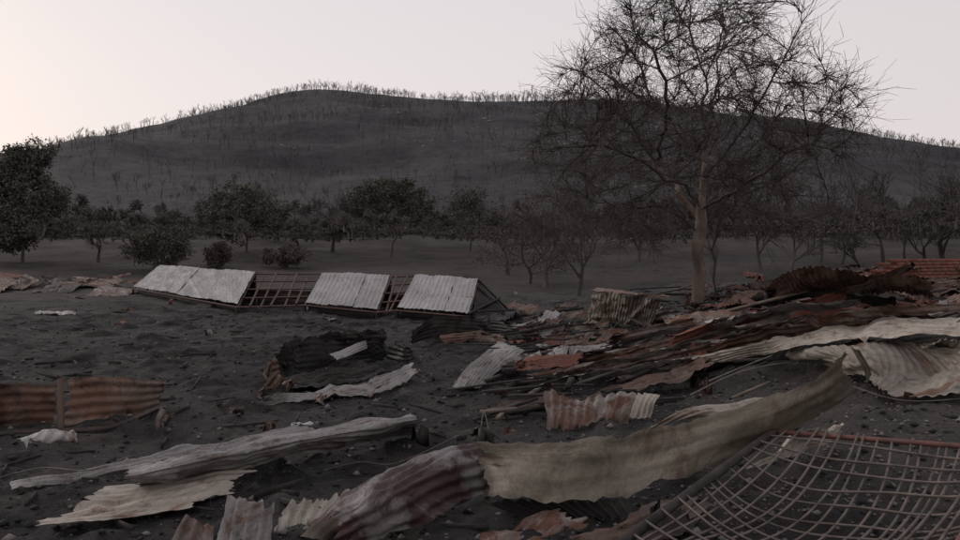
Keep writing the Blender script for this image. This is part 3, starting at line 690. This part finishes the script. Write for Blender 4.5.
M['char2']=simple('charcoal',(.012,.012,.013),(.035,.033,.034),8,30,.6,.01)
M['stone']=simple('ashy_stone',(.10,.09,.085),(.19,.175,.165),4,30,.6,.01)
stones('charcoal_fragments',13000,fld,.006,.05,M['char2'],1)
stones('gravel',9000,hp,.006,.03,M['stone'],2)
stones('scattered_stones',2600,fld,.006,.055,M['stone'],3)
rr=np.random.default_rng(9); n=26000; y=4.2+30*rr.random(n)**1.3; x=rr.uniform(-.68,.45,n)*y
keep=snoise(x,y,2.5,61,2)>-.05; x=x[keep];y=y[keep]; n=len(x); z=Hm(x,y)-.01
b=np.stack([x,y,z],-1); hgt=rr.uniform(.02,.10,n); dx=rr.normal(0,.025,(n,2)); wv=rr.normal(0,1,(n,2)); wv/=np.linalg.norm(wv,axis=1,keepdims=True); wv*=.004
V=np.stack([b+np.c_[wv,np.zeros(n)],b-np.c_[wv,np.zeros(n)],b+np.c_[dx,hgt]],1).reshape(-1,3)
mk('burnt_grass_stubble',V,np.arange(n*3).reshape(-1,3),M['midbark'])
def wire(pts,name='fence_wire',rad=.006,mat='steel'):
    Q=cat([G(*p) for p in pts],40); V,F=tubes(Q[:-1],Q[1:],[rad]*39,[rad]*39,4); mk(name,V,F,M[mat],False)
wire([(325,470,.03),(360,462,.15),(400,462,.05),(470,430,.05)]); wire([(690,395,.1),(740,372,.3),(800,360,.2)],rad=.012,mat='stone'); wire([(700,385,.1),(750,364,.35),(782,352,.3)],rad=.012,mat='stone')
wire([(480,435,.1),(484,412,.3),(490,436,.1)]); wire([(200,470,.02),(225,440,.2),(250,436,.02)]); wire([(835,380,.1),(900,400,.1),(975,398,.1)])
wire([(130,456,.02),(90,470,.1),(40,468,.03),(-10,480,.02)])

# ------------------------------------------------------------ light, sky, camera
w=bpy.data.worlds.new("World"); scn.world=w; w.use_nodes=True; t=w.node_tree; bg=t.nodes['Background']; bg.inputs[1].default_value=.1
SUN_EL=math.radians(9); SUN_ROT=math.radians(-50)
sky=t.nodes.new('ShaderNodeTexSky'); sky.sky_type='NISHITA'; sky.sun_disc=False; sky.sun_elevation=SUN_EL; sky.sun_rotation=SUN_ROT; sky.dust_density=4; sky.air_density=1.2
tc=t.nodes.new('ShaderNodeTexCoord'); sp=t.nodes.new('ShaderNodeSeparateXYZ'); t.links.new(tc.outputs['Generated'],sp.inputs[0])
rp=t.nodes.new('ShaderNodeValToRGB'); rp.color_ramp.interpolation='EASE'; e=rp.color_ramp.elements; e[0].position=0; e[0].color=(.85,.77,.745,1); e[1].position=.45; e[1].color=(.70,.675,.705,1)
x1=e.new(.16); x1.color=(.79,.73,.735,1)
t.links.new(sp.outputs[2],rp.inputs[0])
ma=t.nodes.new('ShaderNodeMapRange'); ma.inputs[1].default_value=-.7; ma.inputs[2].default_value=.6; ma.inputs[3].default_value=11.6; ma.inputs[4].default_value=9.9; t.links.new(sp.outputs[0],ma.inputs[0])
sc_=t.nodes.new('ShaderNodeVectorMath'); sc_.operation='SCALE'; t.links.new(rp.outputs[0],sc_.inputs[0]); t.links.new(ma.outputs[0],sc_.inputs['Scale'])
mx=t.nodes.new('ShaderNodeMix'); mx.data_type='RGBA'; mx.inputs[0].default_value=.92; t.links.new(sky.outputs[0],mx.inputs[6]); t.links.new(sc_.outputs[0],mx.inputs[7]); t.links.new(mx.outputs[2],bg.inputs[0])
sl=bpy.data.lights.new('sun','SUN'); sl.energy=.8; sl.angle=math.radians(14); sl.color=(1,.91,.83); so=bpy.data.objects.new('sun',sl); COL.objects.link(so)
dr=Vector((math.sin(SUN_ROT)*math.cos(math.radians(25)),math.cos(SUN_ROT)*math.cos(math.radians(25)),math.sin(math.radians(25))))
so.rotation_euler=dr.to_track_quat('Z','Y').to_euler()
cd=bpy.data.cameras.new('camera'); cd.lens=30; cd.sensor_width=36; cd.clip_start=.1; cd.clip_end=6000
co=bpy.data.objects.new('camera',cd); COL.objects.link(co); co.location=(0,0,EYE); co.rotation_euler=(math.pi/2-PITCH,0,0); scn.camera=co
